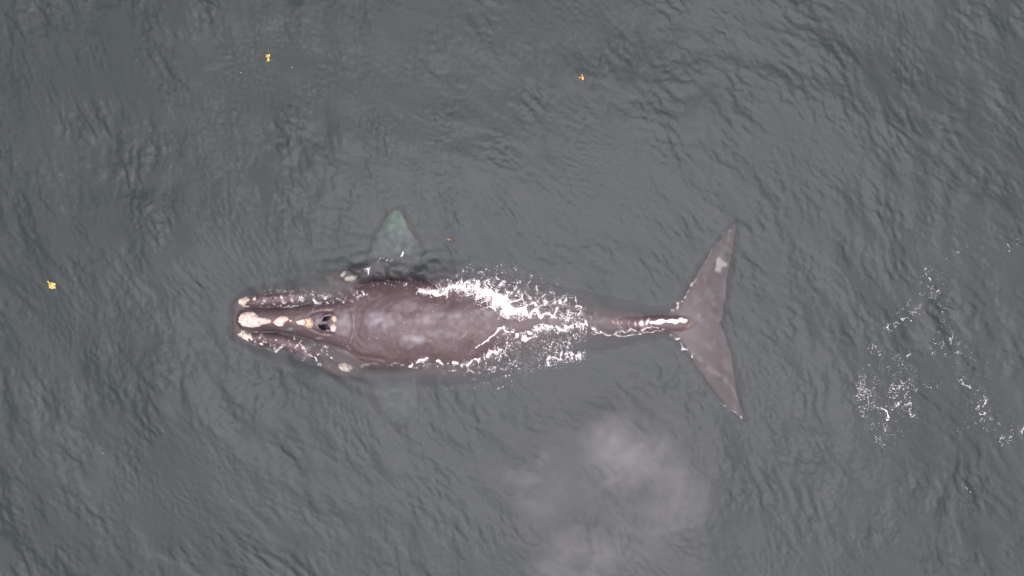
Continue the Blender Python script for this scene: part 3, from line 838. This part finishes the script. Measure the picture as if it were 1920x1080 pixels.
def float_mesh(r_):
    return mesh_np("float", ICO_V * np.array([r_ * 1.35, r_, r_]), ICO_F)
def weed(px, py, size, fronds, floats, label, seed):
    x, y, _ = P(px, py); z = float(water_h(x, y))
    root = link("seaweed_clump", None, label=label, category="seaweed", group="seaweed drifting on the sea")
    root.location = (x, y, z)
    r = random.Random(seed)
    for i, (ang, ln, wd, mt) in enumerate(fronds):
        o = link("frond", frond_mesh(ln * size, wd * size, r.uniform(-.9, .9), seed + i), mt, root)
        o.location = (0, 0, 0.004 * i); o.rotation_euler = (0, 0, math.radians(ang))
    for (dx, dy, rr) in floats:
        o = link("float", float_mesh(rr * size), M_WEED2, root)
        o.location = (dx * size, dy * size, rr * size * 0.3); o.rotation_euler = (0, 0, r.uniform(0, 3))
G, Yl = M_WEED, M_WEED2
weed(97, 535, 0.13, [(-20, 1.1, .30, G), (35, 1.0, .30, Yl), (-75, .9, .28, Yl), (-130, .8, .24, Yl), (80, .8, .25, G), (135, 1.3, .12, G), (190, .7, .2, G)],
     [(.35, .1, .16), (.2, -.45, .18), (-.2, -.4, .15), (-.75, .75, .17), (.5, -.3, .15)], "largest golden seaweed clump, alone ahead of the whale's snout", 31)
weed(502, 108, 0.10, [(70, 1.2, .25, Yl), (-80, 1.2, .22, Yl), (110, 1.1, .18, G), (-60, .9, .2, Yl), (150, .9, .13, G), (95, 1.0, .2, G)],
     [(.1, .8, .17), (-.15, -.8, .18), (.3, -.75, .16), (-.6, .85, .11)], "upright yellow seaweed clump at the upper left of the water", 47)
weed(1091, 146, 0.09, [(-60, 1.0, .28, Yl), (75, 1.2, .18, G), (180, .9, .16, G), (100, 1.0, .15, G), (-30, .7, .25, Yl)],
     [(.35, -.35, .22), (-.75, -.05, .20), (.15, -.3, .18)], "small yellow seaweed clump in the upper water above the fluke", 59)
weed(841, 449, 0.06, [(20, 1.0, .16, G), (160, .9, .14, G), (-60, .6, .14, Yl), (200, .6, .12, G)], [(.4, .1, .12)],
     "tiny orange seaweed scrap beside the whale's upper flipper", 71)

# ------------------------------------------------------------------ drifting blow (vapour)
def mist():
    bm = bmesh.new(); bmesh.ops.create_icosphere(bm, subdivisions=3, radius=1.0)
    me_ = bpy.data.meshes.new("blow_mist"); bm.to_mesh(me_); bm.free()
    m, n, l = new_mat("blow_vapour")
    n.remove(n["Principled BSDF"])
    t = n.new("ShaderNodeTexCoord")
    pos = t.outputs["Object"]
    nz = n.new("ShaderNodeTexNoise"); nz.inputs["Scale"].default_value = 2.2; nz.inputs["Detail"].default_value = 4
    l.new(pos, nz.inputs["Vector"])
    wv = n.new("ShaderNodeVectorMath"); wv.operation = 'MULTIPLY_ADD'
    wv.inputs[1].default_value = (0.85, 0.85, 0.4); wv.inputs[2].default_value = (-0.425, -0.425, -0.2)
    l.new(nz.outputs["Color"], wv.inputs[0])
    ad = n.new("ShaderNodeVectorMath"); ad.operation = 'ADD'
    l.new(pos, ad.inputs[0]); l.new(wv.outputs[0], ad.inputs[1])
    def M(op, a, b=None, c=None):
        x = n.new("ShaderNodeMath"); x.operation = op
        for i, q in enumerate((a, b, c)):
            if q is None: continue
            if isinstance(q, (int, float)): x.inputs[i].default_value = q
            else: l.new(q, x.inputs[i])
        return x.outputs[0]
    def puff(cx, cy_, rx, ry, k):
        s_ = n.new("ShaderNodeVectorMath"); s_.operation = 'SUBTRACT'; s_.inputs[1].default_value = (cx, cy_, 0)
        l.new(ad.outputs[0], s_.inputs[0])
        d = n.new("ShaderNodeVectorMath"); d.operation = 'DIVIDE'; d.inputs[1].default_value = (rx, ry, 0.75)
        l.new(s_.outputs[0], d.inputs[0])
        ln = n.new("ShaderNodeVectorMath"); ln.operation = 'LENGTH'; l.new(d.outputs[0], ln.inputs[0])
        f = M('MAXIMUM', M('SUBTRACT', 1.0, ln.outputs["Value"]), 0.0)
        return M('MULTIPLY', M('POWER', f, 1.3), k)
    # ellipsoid spans px 820..1480, py 650..1250
    def q(px, py): return ((px - 1150) / 330.0, (950 - py) / 300.0)
    puffs = [(*q(1150, 842), .26, .24, 3.0), (*q(1200, 815), .24, .22, 1.6), (*q(1238, 880), .24, .26, 1.6), (*q(1270, 945), .26, .30, 1.3), (*q(1160, 930), .75, .8, .5),
             (*q(1070, 1050), .36, .28, 1.7), (*q(1005, 940), .12, .36, 1.3), (*q(985, 888), .26, .09, 1.6), (*q(1210, 1020), .5, .3, .9)]
    tot = None
    for p in puffs:
        v = puff(*p); tot = v if tot is None else M('ADD', tot, v)
    n2 = n.new("ShaderNodeTexNoise"); n2.inputs["Scale"].default_value = 3.2; n2.inputs["Detail"].default_value = 6; n2.inputs["Roughness"].default_value = .6
    n2.inputs["Distortion"].default_value = 1.4
    l.new(pos, n2.inputs["Vector"])
    r = n.new("ShaderNodeMapRange"); r.inputs[1].default_value = 0.40; r.inputs[2].default_value = 0.66; r.inputs[3].default_value = 0.12; r.inputs[4].default_value = 1.5
    l.new(n2.outputs["Fac"], r.inputs[0])
    # nothing beyond the hull
    hl = n.new("ShaderNodeVectorMath"); hl.operation = 'LENGTH'; l.new(pos, hl.inputs[0])
    ed = n.new("ShaderNodeMapRange"); ed.inputs[1].default_value = 0.96; ed.inputs[2].default_value = 0.6; ed.inputs[3].default_value = 0; ed.inputs[4].default_value = 1
    l.new(hl.outputs["Value"], ed.inputs[0])
    den = M('MULTIPLY', M('MULTIPLY', tot, r.outputs[0]), M('MULTIPLY', ed.outputs[0], 0.195))
    pv = n.new("ShaderNodeVolumePrincipled")
    pv.inputs["Color"].default_value = (0.97, 0.95, 0.96, 1); pv.inputs["Anisotropy"].default_value = 0.0
    l.new(den, pv.inputs["Density"]); l.new(pv.outputs[0], n["Material Output"].inputs["Volume"])
    o = link("blow_mist", me_, m, kind="stuff", label="pale drifting vapour of the whale's blow hanging over the water", category="mist")
    zc = 1.35; k = (H - zc) / H
    o.location = P(1150, 950, zc); o.scale = (330 / PPM * k, 300 / PPM * k, 1.15)
mist()
